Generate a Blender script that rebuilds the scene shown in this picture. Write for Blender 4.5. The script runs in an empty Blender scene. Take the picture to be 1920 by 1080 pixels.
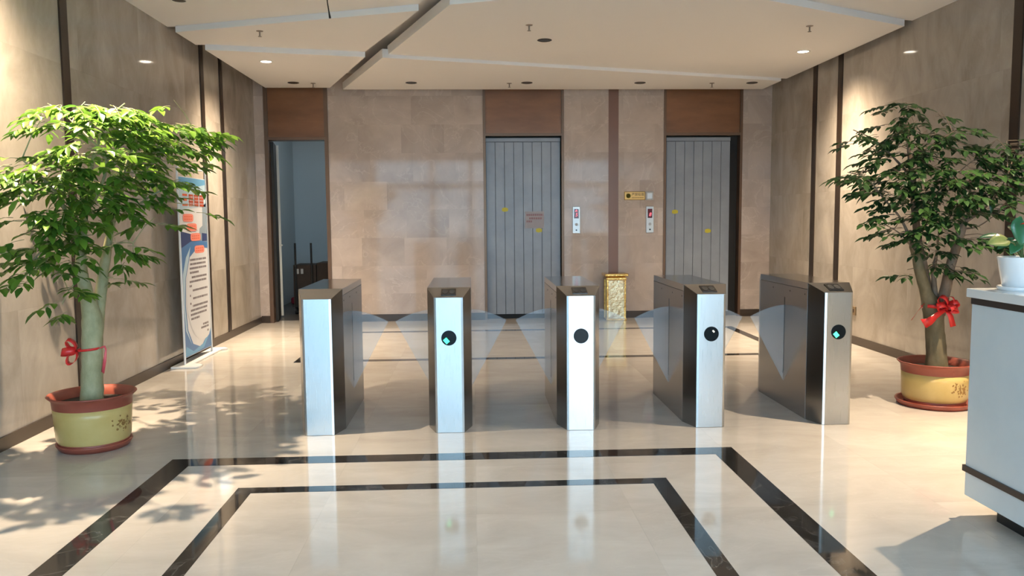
import bpy, bmesh, math, random
from mathutils import Vector, Matrix
PI = math.pi
scene = bpy.context.scene
COL = scene.collection

# ---------------------------------------------------------------- camera
cam_data = bpy.data.cameras.new('camera')
cam_data.sensor_width = 36.0
cam_data.lens = 1512.757 * 36.0 / 1920.0
cam_data.clip_start = 0.05
cam_data.clip_end = 400
camera = bpy.data.objects.new('camera', cam_data)
COL.objects.link(camera)
_r = Vector((0.99877725, -0.04869122, -0.00855432))
_u = Vector((0.01269655, 0.08540862, 0.99626511))
_f = Vector((0.04777875, 0.99515553, -0.0859224))
camera.matrix_world = Matrix(((_r.x, _u.x, -_f.x, 0.0), (_r.y, _u.y, -_f.y, 0.0), (_r.z, _u.z, -_f.z, 1.5), (0, 0, 0, 1)))
scene.camera = camera

# ---------------------------------------------------------------- view + world + lights
scene.view_settings.view_transform = 'Standard'
scene.view_settings.look = 'None'
scene.view_settings.gamma = 1.0
scene.view_settings.use_curve_mapping = False
scene.view_settings.exposure = 0.32
scene.cycles.caustics_reflective = False
scene.cycles.caustics_refractive = False
scene.cycles.sample_clamp_indirect = 6.0
scene.cycles.max_bounces = 10
scene.cycles.transparent_max_bounces = 24

SKY = (0.64, 0.84, 1.0)
SKY_STRENGTH = 11.0
world = bpy.data.worlds.new('sky')
scene.world = world
world.use_nodes = True
wn = world.node_tree.nodes
wn.clear()
wo = wn.new('ShaderNodeOutputWorld')
wb = wn.new('ShaderNodeBackground')
wb.inputs['Color'].default_value = (*SKY, 1)
wb.inputs['Strength'].default_value = SKY_STRENGTH
world.node_tree.links.new(wb.outputs[0], wo.inputs[0])

XL, XR, YB, YF, ZC = -3.12, 4.45, 11.93, -1.6, 3.60     # room shell
pl = bpy.data.lights.new('entrance_daylight_portal', 'AREA')
pl.shape = 'RECTANGLE'; pl.size = XR - XL - 0.2; pl.size_y = 3.3
pl.cycles.is_portal = True
po = bpy.data.objects.new('entrance_daylight_portal', pl)
COL.objects.link(po)
po.location = ((XL + XR) / 2, YF - 0.05, 1.7)
po.rotation_euler = (PI / 2, 0, 0)          # faces +Y, into the hall

WARM = (1.0, 0.78, 0.54)
LAMP_POWER = 680.0

# ---------------------------------------------------------------- materials
def mat(name, color=(0.5, 0.5, 0.5), rough=0.5, metal=0.0, spec=0.5, emit=None, strength=0.0, coat=0.0, ior=1.5):
    m = bpy.data.materials.new(name)
    m.use_nodes = True
    b = m.node_tree.nodes['Principled BSDF']
    b.inputs['Base Color'].default_value = (*color, 1)
    b.inputs['Roughness'].default_value = rough
    b.inputs['Metallic'].default_value = metal
    b.inputs['Specular IOR Level'].default_value = spec
    b.inputs['IOR'].default_value = ior
    b.inputs['Coat Weight'].default_value = coat
    if emit:
        b.inputs['Emission Color'].default_value = (*emit, 1)
        b.inputs['Emission Strength'].default_value = strength
    return m

class NT:
    """small helper to chain shader nodes"""
    def __init__(self, m):
        self.m = m; self.t = m.node_tree; self.n = self.t.nodes; self.l = self.t.links
        self.b = self.n['Principled BSDF']
    def new(self, kind, **kw):
        x = self.n.new(kind)
        for k, v in kw.items(): setattr(x, k, v)
        return x
    def put(self, sock, v):
        if hasattr(v, 'node'): self.l.new(v, sock)
        else: sock.default_value = v
    def math(self, op, a, b=0.0, c=None, clamp=False):
        x = self.new('ShaderNodeMath', operation=op, use_clamp=clamp)
        self.put(x.inputs[0], a); self.put(x.inputs[1], b)
        if c is not None: self.put(x.inputs[2], c)
        return x.outputs[0]
    def noise(self, vec, scale, detail=6, rough=0.6, dist=0.0):
        x = self.new('ShaderNodeTexNoise')
        self.put(x.inputs['Vector'], vec)
        x.inputs['Scale'].default_value = scale; x.inputs['Detail'].default_value = detail
        x.inputs['Roughness'].default_value = rough; x.inputs['Distortion'].default_value = dist
        return x
    def ramp(self, fac, stops):
        x = self.new('ShaderNodeValToRGB')
        e = x.color_ramp.elements
        while len(e) < len(stops): e.new(0.5)
        for i, (p, c) in enumerate(stops):
            e[i].position = p; e[i].color = (*c, 1) if len(c) == 3 else c
        self.put(x.inputs[0], fac)
        return x.outputs[0]
    def mix(self, fac, a, b, blend='MIX'):
        x = self.new('ShaderNodeMix', data_type='RGBA', blend_type=blend)
        self.put(x.inputs[0], fac); self.put(x.inputs[6], a); self.put(x.inputs[7], b)
        return x.outputs[2]

def marble(name, axes, tile, dark, light, rough=0.1, vein=0.25, tone=0.07, vein_col=(0.75, 0.7, 0.64), stretch=(1, 1, 1), jitter=0.0, joint=0.8, spec=0.5):
    """polished stone slabs: clouds and thin veins, each slab cut from another spot of the block"""
    m = mat(name, light, rough, spec=spec); N = NT(m)
    geo = N.new('ShaderNodeNewGeometry').outputs['Position']
    sep = N.new('ShaderNodeSeparateXYZ'); N.put(sep.inputs[0], geo)
    u = N.math('DIVIDE', sep.outputs[axes[0]], tile[0]); v = N.math('DIVIDE', sep.outputs[axes[1]], tile[1])
    if jitter:
        row = N.new('ShaderNodeTexWhiteNoise', noise_dimensions='1D'); N.put(row.inputs['W'], N.math('FLOOR', v))
        u = N.math('ADD', u, N.math('MULTIPLY', row.outputs['Value'], jitter))
    fu = N.math('FLOOR', u); fv = N.math('FLOOR', v)
    idv = N.new('ShaderNodeCombineXYZ'); N.put(idv.inputs[0], fu); N.put(idv.inputs[1], fv)
    wh = N.new('ShaderNodeTexWhiteNoise', noise_dimensions='3D'); N.put(wh.inputs['Vector'], idv.outputs[0])
    off = N.new('ShaderNodeVectorMath', operation='SCALE'); N.put(off.inputs[0], wh.outputs['Color']); off.inputs['Scale'].default_value = 7.0
    st = N.new('ShaderNodeVectorMath', operation='MULTIPLY'); N.put(st.inputs[0], geo); st.inputs[1].default_value = stretch
    p = N.new('ShaderNodeVectorMath', operation='ADD'); N.put(p.inputs[0], st.outputs[0]); N.put(p.inputs[1], off.outputs[0])
    cl = N.noise(p.outputs[0], 1.6, 8, 0.62, 0.6)
    base = N.ramp(cl.outputs[0], [(0.3, dark), (0.7, light)])
    vn = N.noise(p.outputs[0], 1.1, 5, 0.55, 1.6)
    d = N.math('ABSOLUTE', N.math('SUBTRACT', vn.outputs[0], 0.5))
    vm = N.math('MULTIPLY', N.math('SUBTRACT', 1.0, N.math('DIVIDE', d, 0.012), clamp=True), vein)
    base = N.mix(vm, base, (*vein_col, 1))
    tn = N.math('MULTIPLY_ADD', N.math('SUBTRACT', wh.outputs['Value'], 0.5), 2 * tone, 1.0)
    eu = N.math('FRACT', u); ev = N.math('FRACT', v)
    ju = N.math('LESS_THAN', eu, 0.004 / tile[0]); jv = N.math('LESS_THAN', ev, 0.004 / tile[1])
    j = N.math('MAXIMUM', ju, jv)
    tn = N.math('MULTIPLY', tn, N.math('SUBTRACT', 1.0, N.math('MULTIPLY', j, 1 - joint)))
    sc = N.new('ShaderNodeVectorMath', operation='SCALE'); N.put(sc.inputs[0], base); N.put(sc.inputs['Scale'], tn)
    N.put(N.b.inputs['Base Color'], sc.outputs[0])
    return m

def mottled(name, c1, c2, scale, rough=0.5, metal=0.0, bump=0.0, spec=0.5, detail=5, stretch=None):
    m = mat(name, c1, rough, metal, spec); N = NT(m)
    co = N.new('ShaderNodeTexCoord').outputs['Object']
    if stretch:
        s = N.new('ShaderNodeVectorMath', operation='MULTIPLY'); N.put(s.inputs[0], co); s.inputs[1].default_value = stretch; co = s.outputs[0]
    n = N.noise(co, scale, detail, 0.6)
    N.put(N.b.inputs['Base Color'], N.ramp(n.outputs[0], [(0.32, c1), (0.68, c2)]))
    if bump:
        b = N.new('ShaderNodeBump'); b.inputs['Strength'].default_value = bump; b.inputs['Distance'].default_value = 0.02
        N.put(b.inputs['Height'], n.outputs[0]); N.put(N.b.inputs['Normal'], b.outputs[0])
    return m

def brushed(name, color, rough, stretch=(1, 1, 120)):
    """stainless sheet: fine grain carried by the roughness"""
    m = mat(name, color, rough, 1.0); N = NT(m)
    co = N.new('ShaderNodeTexCoord').outputs['Object']
    s = N.new('ShaderNodeVectorMath', operation='MULTIPLY'); N.put(s.inputs[0], co); s.inputs[1].default_value = stretch
    n = N.noise(s.outputs[0], 3.0, 4, 0.6)
    N.put(N.b.inputs['Roughness'], N.math('MULTIPLY_ADD', n.outputs[0], rough * 0.16, rough * 0.92))
    big = N.noise(co, 2.2, 3, 0.5)
    b = N.new('ShaderNodeBump'); b.inputs['Strength'].default_value = 0.04; b.inputs['Distance'].default_value = 0.02
    N.put(b.inputs['Height'], big.outputs[0]); N.put(N.b.inputs['Normal'], b.outputs[0])
    return m

def leaf_mat(name, c1, c2):
    m = mat(name, c1, 0.32); N = NT(m)
    geo = N.new('ShaderNodeNewGeometry')
    rnd = geo.outputs['Random Per Island']
    col = N.ramp(rnd, [(0.0, c1), (1.0, c2)])
    N.put(N.b.inputs['Base Color'], col)
    tr = N.new('ShaderNodeBsdfTranslucent'); N.put(tr.inputs['Color'], col)
    mx = N.new('ShaderNodeMixShader'); mx.inputs[0].default_value = 0.3
    N.l.new(N.b.outputs[0], mx.inputs[1]); N.l.new(tr.outputs[0], mx.inputs[2])
    N.l.new(mx.outputs[0], N.n['Material Output'].inputs['Surface'])
    return m

def acrylic(name, see=0.72):
    m = mat(name, (0.82, 0.88, 0.95), 0.12); N = NT(m)
    tr = N.new('ShaderNodeBsdfTransparent'); tr.inputs[0].default_value = (0.94, 0.97, 1, 1)
    mx = N.new('ShaderNodeMixShader'); mx.inputs[0].default_value = see
    N.l.new(N.b.outputs[0], mx.inputs[1]); N.l.new(tr.outputs[0], mx.inputs[2])
    N.l.new(mx.outputs[0], N.n['Material Output'].inputs['Surface'])
    return m

M = {}
M['floor'] = marble('polished_beige_floor_marble', (0, 1), (0.8, 0.8), (0.51, 0.47, 0.425), (0.63, 0.595, 0.55), 0.075, 0.12, 0.035, (0.74, 0.71, 0.66), (1, 2.0, 1), joint=0.93)
M['inlay'] = marble('black_inlay_marble', (0, 1), (0.8, 0.8), (0.012, 0.012, 0.012), (0.034, 0.034, 0.033), 0.05, 0.18, 0.15, (0.30, 0.29, 0.28), joint=0.8)
M['wall_side'] = marble('grey_brown_wall_marble', (1, 2), (1.2, 0.9), (0.28, 0.25, 0.215), (0.44, 0.40, 0.355), 0.07, 0.10, 0.03, (0.52, 0.47, 0.42), (1, 1.6, 0.9), jitter=0.5, joint=0.93, spec=0.4)
M['wall_back'] = marble('rosy_beige_wall_marble', (0, 2), (0.62, 0.41), (0.40, 0.335, 0.295), (0.56, 0.485, 0.435), 0.06, 0.27, 0.065, (0.70, 0.63, 0.57), (1, 1, 1), jitter=0.7, joint=0.97, spec=0.3)
M['ceiling'] = mat('white_ceiling_paint', (0.86, 0.85, 0.84), 0.8)
M['plenum'] = mat('grey_upper_ceiling', (0.80, 0.78, 0.76), 0.85)
M['trim'] = mat('dark_bronze_strip', (0.040, 0.027, 0.019), 0.35, 0.4)
M['skirt'] = mat('dark_brown_skirting', (0.055, 0.038, 0.026), 0.3, 0.2)
M['bronze'] = mat('bronze_frame_steel', (0.16, 0.095, 0.06), 0.35, 0.6)
M['header'] = mottled('copper_brown_header_panel', (0.185, 0.082, 0.038), (0.25, 0.115, 0.052), 1.6, 0.3, 0.2, stretch=(1, 1, 4))
M['strip_brown'] = mat('brown_wall_strip', (0.19, 0.10, 0.07), 0.3, 0.35)
M['board'] = mottled('grey_blue_boarding', (0.24, 0.28, 0.34), (0.30, 0.345, 0.41), 2.5, 0.35)
M['groove'] = mat('board_joint', (0.10, 0.115, 0.14), 0.6)
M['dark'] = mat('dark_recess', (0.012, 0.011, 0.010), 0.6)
M['room_grey'] = mat('grey_blue_room_paint', (0.55, 0.60, 0.62), 0.7)
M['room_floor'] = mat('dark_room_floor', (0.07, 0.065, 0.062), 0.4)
M['steel_edge'] = mat('pale_door_edge_strip', (0.85, 0.85, 0.80), 0.45, 0.0)
M['steel'] = brushed('brushed_cabinet_steel', (0.36, 0.355, 0.35), 0.22)
M['steel_front'] = brushed('brushed_front_steel', (0.48, 0.49, 0.49), 0.28, (120, 1, 1))
M['steel_top'] = brushed('polished_lid_steel', (0.42, 0.41, 0.40), 0.13)
M['black'] = mat('black_plastic', (0.012, 0.013, 0.015), 0.18)
M['lens'] = mat('grey_lens_glass', (0.05, 0.05, 0.05), 0.2, spec=0.3)
M['reader'] = mat('black_reader_glass', (0.008, 0.011, 0.014), 0.15, spec=0.12)
M['led'] = mat('green_indicator', (0.1, 0.9, 0.5), 0.4, emit=(0.05, 1.0, 0.45), strength=1.3)
M['reader_mark'] = mat('pale_reader_mark', (0.9, 0.9, 0.8), 0.4, emit=(1.0, 0.95, 0.75), strength=0.9)
M['acrylic'] = acrylic('frosted_acrylic_wing', 0.87)
M['terra'] = mottled('terracotta_red_plastic', (0.27, 0.060, 0.038), (0.34, 0.085, 0.052), 6, 0.4)
M['yellow_pot'] = mottled('ochre_yellow_glaze', (0.56, 0.40, 0.13), (0.64, 0.48, 0.19), 4, 0.3)
M['motif'] = mat('brown_printed_motif', (0.30, 0.16, 0.045), 0.4)
M['soil'] = mottled('dark_potting_soil', (0.03, 0.026, 0.022), (0.075, 0.065, 0.055), 40, 0.9, bump=0.6)
M['bark_pale'] = mottled('pale_green_grey_bark', (0.30, 0.295, 0.155), (0.47, 0.44, 0.26), 14, 0.7, bump=0.25, stretch=(1, 1, 0.6))
M['bark_olive'] = mottled('olive_brown_bark', (0.115, 0.10, 0.052), (0.19, 0.155, 0.09), 16, 0.75, bump=0.3, stretch=(1, 1, 0.5))
M['bark_brown'] = mottled('grey_brown_bark', (0.145, 0.105, 0.075), (0.24, 0.18, 0.13), 18, 0.75, bump=0.3, stretch=(1, 1, 0.5))
M['leaf_light'] = leaf_mat('fresh_green_leaf', (0.055, 0.145, 0.022), (0.17, 0.315, 0.036))
M['leaf_dark'] = leaf_mat('deep_green_leaf', (0.018, 0.050, 0.019), (0.050, 0.115, 0.030))
M['ribbon'] = mat('red_satin_ribbon', (0.72, 0.030, 0.028), 0.3)
M['ribbon_pink'] = mat('pink_red_ribbon', (0.80, 0.10, 0.12), 0.3)
M['white_panel'] = mottled('daylight_tinted_stone_panel', (0.60, 0.67, 0.71), (0.67, 0.73, 0.76), 3, 0.18)  # cool daylight tint put into the stone colour
M['white_slab'] = mat('white_stone_slab', (0.78, 0.79, 0.79), 0.15)
M['desk_band'] = mat('dark_bronze_desk_band', (0.050, 0.036, 0.030), 0.35, 0.4)
M['kick'] = mat('black_toe_kick', (0.010, 0.011, 0.012), 0.25)
M['white_pot'] = mat('white_glazed_pot', (0.78, 0.80, 0.82), 0.12, coat=0.4)
M['anth_leaf'] = mat('glossy_heart_leaf', (0.025, 0.13, 0.050), 0.25)
M['anth_yellow'] = mottled('yellow_green_leaf', (0.13, 0.18, 0.03), (0.33, 0.33, 0.09), 12, 0.3)
M['stem_green'] = mat('green_stem', (0.13, 0.17, 0.06), 0.5)
M['anth_red'] = mat('red_spathe', (0.75, 0.06, 0.03), 0.25)
M['spadix'] = mat('cream_spadix', (0.75, 0.62, 0.30), 0.5)
M['gold'] = mottled('hammered_gold_sheet', (0.55, 0.32, 0.08), (0.75, 0.50, 0.18), 9, 0.16, 1.0, bump=0.5)
M['gold_pale'] = mottled('crinkled_champagne_foil', (0.48, 0.36, 0.20), (0.66, 0.55, 0.36), 14, 0.2, 1.0, bump=0.7)
M['gold_sign'] = mat('gold_sign_face', (0.82, 0.60, 0.24), 0.4, 0.0)
M['gold_edge'] = mat('dark_gold_edge', (0.30, 0.19, 0.05), 0.35, 0.5)
M['ink'] = mat('dark_brown_print', (0.10, 0.055, 0.02), 0.5)
M['olive_ink'] = mat('olive_print', (0.42, 0.36, 0.06), 0.5)
M['satin'] = mat('satin_silver_plate', (0.60, 0.62, 0.62), 0.35, 0.55)
M['grey_plastic'] = mat('grey_plastic', (0.42, 0.43, 0.44), 0.4)
M['display'] = mat('dark_red_display', (0.03, 0.004, 0.005), 0.15, emit=(0.5, 0.0, 0.03), strength=0.08)
M['digit'] = mat('red_lit_digit', (1, 0.2, 0.25), 0.4, emit=(1.0, 0.16, 0.22), strength=0.9)
M['paper'] = mat('pale_pink_paper', (0.36, 0.355, 0.40), 0.7)
M['red_ink'] = mat('dull_red_print', (0.32, 0.20, 0.23), 0.7)
M['tape'] = mat('yellow_tape', (0.55, 0.50, 0.04), 0.5)
M['lamp_ring'] = mat('white_lamp_ring', (0.82, 0.82, 0.80), 0.35)
M['lamp_on'] = mat('lit_lamp_lens', (1, 0.95, 0.85), 0.4, emit=(1.0, 0.88, 0.70), strength=18.0)
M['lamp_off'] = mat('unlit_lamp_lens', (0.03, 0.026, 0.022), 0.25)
M['chrome'] = mat('dull_chrome', (0.30, 0.27, 0.25), 0.3, 0.9)
M['wire'] = mat('black_wire', (0.015, 0.014, 0.013), 0.5)
M['banner_white'] = mat('banner_print_white', (0.66, 0.68, 0.72), 0.5)
M['banner_sky'] = mat('banner_print_sky_blue', (0.12, 0.34, 0.58), 0.45)
M['banner_pale'] = mat('banner_print_pale_blue', (0.42, 0.58, 0.70), 0.45)
M['banner_navy'] = mat('banner_print_navy', (0.025, 0.05, 0.17), 0.45)
M['banner_blue'] = mat('banner_print_blue', (0.06, 0.18, 0.42), 0.45)
M['banner_grey'] = mat('banner_print_grey', (0.24, 0.31, 0.38), 0.5)
M['banner_orange'] = mat('banner_print_orange_red', (0.72, 0.13, 0.05), 0.5)
M['banner_pink'] = mat('banner_print_salmon', (0.80, 0.26, 0.20), 0.5)
M['banner_ink'] = mat('banner_print_text', (0.14, 0.12, 0.14), 0.6)
M['white_paint'] = mat('white_powder_coat', (0.76, 0.78, 0.80), 0.35)
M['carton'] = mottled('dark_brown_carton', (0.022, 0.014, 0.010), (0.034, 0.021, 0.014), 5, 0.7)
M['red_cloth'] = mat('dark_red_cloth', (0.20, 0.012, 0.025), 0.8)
M['socket'] = mat('brown_socket_plate', (0.22, 0.155, 0.085), 0.4)
M['paving'] = mottled('pale_outdoor_paving', (0.42, 0.42, 0.41), (0.50, 0.50, 0.49), 2, 0.7)
M['frame_dark'] = mat('dark_entrance_frame', (0.05, 0.05, 0.055), 0.35, 0.6)
mg = mat('dimming_entrance_glass', (0.9, 0.95, 1.0), 0.02); _N = NT(mg)
_t = _N.new('ShaderNodeBsdfTransparent'); _t.inputs[0].default_value = (0.60, 0.68, 0.72, 1); _x = _N.new('ShaderNodeMixShader'); _x.inputs[0].default_value = 0.93  # tint added to dim daylight beside the open middle bay
_N.l.new(_N.b.outputs[0], _x.inputs[1]); _N.l.new(_t.outputs[0], _x.inputs[2]); _N.l.new(_x.outputs[0], _N.n['Material Output'].inputs['Surface'])
M['glass'] = mg

# ---------------------------------------------------------------- mesh helpers
class MB:
    def __init__(self): self.v = []; self.f = []; self.mi = []; self.mats = []; self.cur = 0; self.smooth = []
        
    def use(self, m):
        if m not in self.mats: self.mats.append(m)
        self.cur = self.mats.index(m); return self
    def add(self, vs, fs, smooth=False):
        o = len(self.v); self.v += [tuple(p) for p in vs]
        for f in fs:
            self.f.append([i + o for i in f]); self.mi.append(self.cur); self.smooth.append(smooth)
        return self
    def box(self, x0, x1, y0, y1, z0, z1):
        return self.add([(x0, y0, z0), (x1, y0, z0), (x1, y1, z0), (x0, y1, z0), (x0, y0, z1), (x1, y0, z1), (x1, y1, z1), (x0, y1, z1)],
                        [(0, 3, 2, 1), (4, 5, 6, 7), (0, 1, 5, 4), (1, 2, 6, 5), (2, 3, 7, 6), (3, 0, 4, 7)])
    def prism(self, pts, axis, a, b):
        """polygon pts (2-D) extruded along axis from a to b"""
        n = len(pts)
        def w(p, t): return {0: (t, p[0], p[1]), 1: (p[0], t, p[1]), 2: (p[0], p[1], t)}[axis]
        vs = [w(p, a) for p in pts] + [w(p, b) for p in pts]
        fs = [tuple(range(n)), tuple(range(2 * n - 1, n - 1, -1))]
        fs += [(i, i + n, (i + 1) % n + n, (i + 1) % n) for i in range(n)]
        return self.add(vs, fs)
    def lathe(self, prof, c, seg=40, smooth=True, axis=2):
        """profile (r, h) turned about an axis through c"""
        vs = []; fs = []
        for r, h in prof:
            for k in range(seg):
                a = 2 * PI * k / seg
                p = (r * math.cos(a), r * math.sin(a), h)
                if axis == 1: p = (p[0], h, p[1])
                if axis == 0: p = (h, p[0], p[1])
                vs.append((c[0] + p[0], c[1] + p[1], c[2] + p[2]))
        for i in range(len(prof) - 1):
            for k in range(seg):
                k2 = (k + 1) % seg
                fs.append((i * seg + k, i * seg + k2, (i + 1) * seg + k2, (i + 1) * seg + k))
        self.add(vs, fs, smooth)
        o = len(vs)
        if prof[0][0] > 1e-6: self.add(vs[:seg], [tuple(range(seg - 1, -1, -1))])
        if prof[-1][0] > 1e-6: self.add(vs[-seg:], [tuple(range(seg))])
        return self
    def disc(self, c, r, h, axis=2, seg=32):
        return self.lathe([(r, 0), (r, h)], c, seg, False, axis)
    def tube(self, pts, radii, seg=10, smooth=True, wob=0.0, rng=None):
        P = [Vector(p) for p in pts]
        if not hasattr(radii, '__len__'): radii = [radii] * len(P)
        vs = []; fs = []; up = Vector((0.31, 0.95, 0.05))
        for i, p in enumerate(P):
            d = (P[min(i + 1, len(P) - 1)] - P[max(i - 1, 0)]).normalized()
            a = d.cross(up)
            if a.length < 1e-3: a = d.cross(Vector((1, 0, 0)))
            a.normalize(); b = d.cross(a)
            for k in range(seg):
                t = 2 * PI * k / seg
                r = radii[i] * (1 + (rng.uniform(-wob, wob) if rng else 0))
                vs.append(p + (a * math.cos(t) + b * math.sin(t)) * r)
        for i in range(len(P) - 1):
            for k in range(seg):
                k2 = (k + 1) % seg
                fs.append((i * seg + k, i * seg + k2, (i + 1) * seg + k2, (i + 1) * seg + k))
        fs2 = [tuple(range(seg - 1, -1, -1)), tuple(range((len(P) - 1) * seg, len(P) * seg))]
        return self.add(vs, fs, smooth).add([vs[i] for f in fs2 for i in f], [tuple(range(seg)), tuple(range(seg, 2 * seg))])
    def strip(self, left, right, thick=0.0015):
        """a ribbon of quads between two edge polylines, with a little thickness"""
        n = len(left); L = [Vector(p) for p in left]; Rr = [Vector(p) for p in right]
        vs = []
        for i in range(n):
            d = L[min(i + 1, n - 1)] - L[max(i - 1, 0)]
            nn = d.cross(Rr[i] - L[i])
            nn = nn.normalized() * thick if nn.length > 1e-9 else Vector((0, 0, thick))
            vs += [L[i], Rr[i], Rr[i] + nn, L[i] + nn]
        fs = []
        for i in range(n - 1):
            a, b = 4 * i, 4 * i + 4
            fs += [(a, a + 1, b + 1, b), (a + 1, a + 2, b + 2, b + 1), (a + 2, a + 3, b + 3, b + 2), (a + 3, a, b, b + 3)]
        fs += [(0, 3, 2, 1), (4 * n - 4, 4 * n - 3, 4 * n - 2, 4 * n - 1)]
        return self.add(vs, fs, True)
    def build(self, name, m=None, parent=None, loc=None, bevel=0.0):
        me = bpy.data.meshes.new(name)
        org = Vector(loc) if loc else Vector((0, 0, 0))
        me.from_pydata([tuple(Vector(p) - org) for p in self.v], [], self.f)
        if m is not None: me.materials.append(m)
        else:
            for x in self.mats: me.materials.append(x)
            me.polygons.foreach_set('material_index', self.mi)
        me.polygons.foreach_set('use_smooth', self.smooth)
        me.update()
        bm = bmesh.new(); bm.from_mesh(me); bmesh.ops.recalc_face_normals(bm, faces=bm.faces); bm.to_mesh(me); bm.free()
        o = bpy.data.objects.new(name, me)
        COL.objects.link(o)
        o.location = org
        if parent is not None: o.parent = parent
        if bevel:
            b = o.modifiers.new('bevel', 'BEVEL'); b.width = bevel; b.segments = 2; b.limit_method = 'ANGLE'; b.angle_limit = 0.6
        return o

def thing(name, label, cat, loc=(0, 0, 0), group=None, rot=(0, 0, 0)):
    o = bpy.data.objects.new(name, None); COL.objects.link(o)
    o.empty_display_size = 0.1
    o.location = loc; o.rotation_euler = rot
    return tag(o, label, cat, group)
def tag(o, label, cat, group=None):
    o['label'] = label; o['category'] = cat
    if group: o['group'] = group
    return o
def struct(o):
    o['kind'] = 'structure'; return o
def copy_tree(o, parent=None):
    c = o.copy(); COL.objects.link(c); c.parent = parent
    for ch in list(o.children): copy_tree(ch, c)
    return c
def text_mesh(name, s, size, m, parent=None, loc=(0, 0, 0), rot=(PI / 2, 0, 0), depth=0.0008, shear=0.0):
    cu = bpy.data.curves.new(name, 'FONT'); cu.body = s; cu.size = size; cu.extrude = depth; cu.shear = shear
    cu.align_x = 'CENTER'; cu.align_y = 'CENTER'; cu.resolution_u = 3
    t = bpy.data.objects.new(name, cu); COL.objects.link(t)
    dg = bpy.context.evaluated_depsgraph_get()
    me = bpy.data.meshes.new_from_object(t.evaluated_get(dg))
    bpy.data.objects.remove(t); bpy.data.curves.remove(cu)
    me.materials.clear(); me.materials.append(m)
    o = bpy.data.objects.new(name, me); COL.objects.link(o)
    o.location = loc; o.rotation_euler = rot
    if parent is not None: o.parent = parent
    return o

# tree skeletons (x, y, z, radius) and leaf tufts (x, y, z, half width, half height, sprigs)
LT_STEMS = [
  [(-2.56,5.45,0.31,0.072), (-2.55,5.45,0.49,0.068), (-2.54,5.45,0.71,0.066), (-2.53,5.45,0.85,0.066), (-2.54,5.42,1.01,0.045), (-2.56,5.40,1.19,0.036), (-2.55,5.40,1.35,0.032), (-2.53,5.40,1.49,0.026), (-2.51,5.40,1.69,0.020), (-2.45,5.40,1.90,0.014), (-2.39,5.40,2.07,0.008)],
  [(-2.52,5.47,0.81,0.050), (-2.50,5.50,0.97,0.040), (-2.47,5.52,1.17,0.034), (-2.44,5.53,1.34,0.028), (-2.41,5.55,1.50,0.020), (-2.36,5.55,1.70,0.014), (-2.29,5.55,1.91,0.009), (-2.21,5.55,2.09,0.006)],
  [(-2.55,5.40,1.35,0.024), (-2.56,5.30,1.49,0.016), (-2.58,5.20,1.66,0.010), (-2.63,5.10,1.78,0.006), (-2.71,5.05,1.88,0.004)],
  [(-2.52,5.40,1.56,0.016), (-2.38,5.30,1.69,0.012), (-2.32,5.30,1.89,0.008), (-2.43,5.30,2.04,0.006), (-2.52,5.30,2.13,0.004)],
  [(-2.36,5.55,1.70,0.012), (-2.23,5.65,1.84,0.008), (-2.06,5.70,2.01,0.006), (-1.84,5.75,2.13,0.004)],
  [(-2.41,5.55,1.50,0.012), (-2.25,5.50,1.59,0.008), (-2.11,5.50,1.68,0.006), (-2.00,5.50,1.73,0.004)],
  [(-2.56,5.40,1.31,0.012), (-2.56,5.20,1.37,0.008), (-2.61,5.10,1.36,0.006), (-2.69,5.05,1.26,0.004)],
  [(-2.45,5.53,1.31,0.010), (-2.33,5.45,1.36,0.006), (-2.22,5.40,1.36,0.004)],
  [(-2.57,5.40,1.14,0.006), (-2.60,5.30,1.06,0.004), (-2.62,5.25,0.98,0.003)],
  [(-2.48,5.52,1.13,0.005), (-2.40,5.50,1.13,0.003)],
  [(-2.39,5.40,2.07,0.008), (-2.31,5.40,2.19,0.005), (-2.23,5.40,2.26,0.004)],
  [(-2.52,5.40,1.73,0.010), (-2.57,5.20,1.75,0.007), (-2.68,5.10,1.73,0.005), (-2.73,5.00,1.67,0.003)],
]
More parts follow.
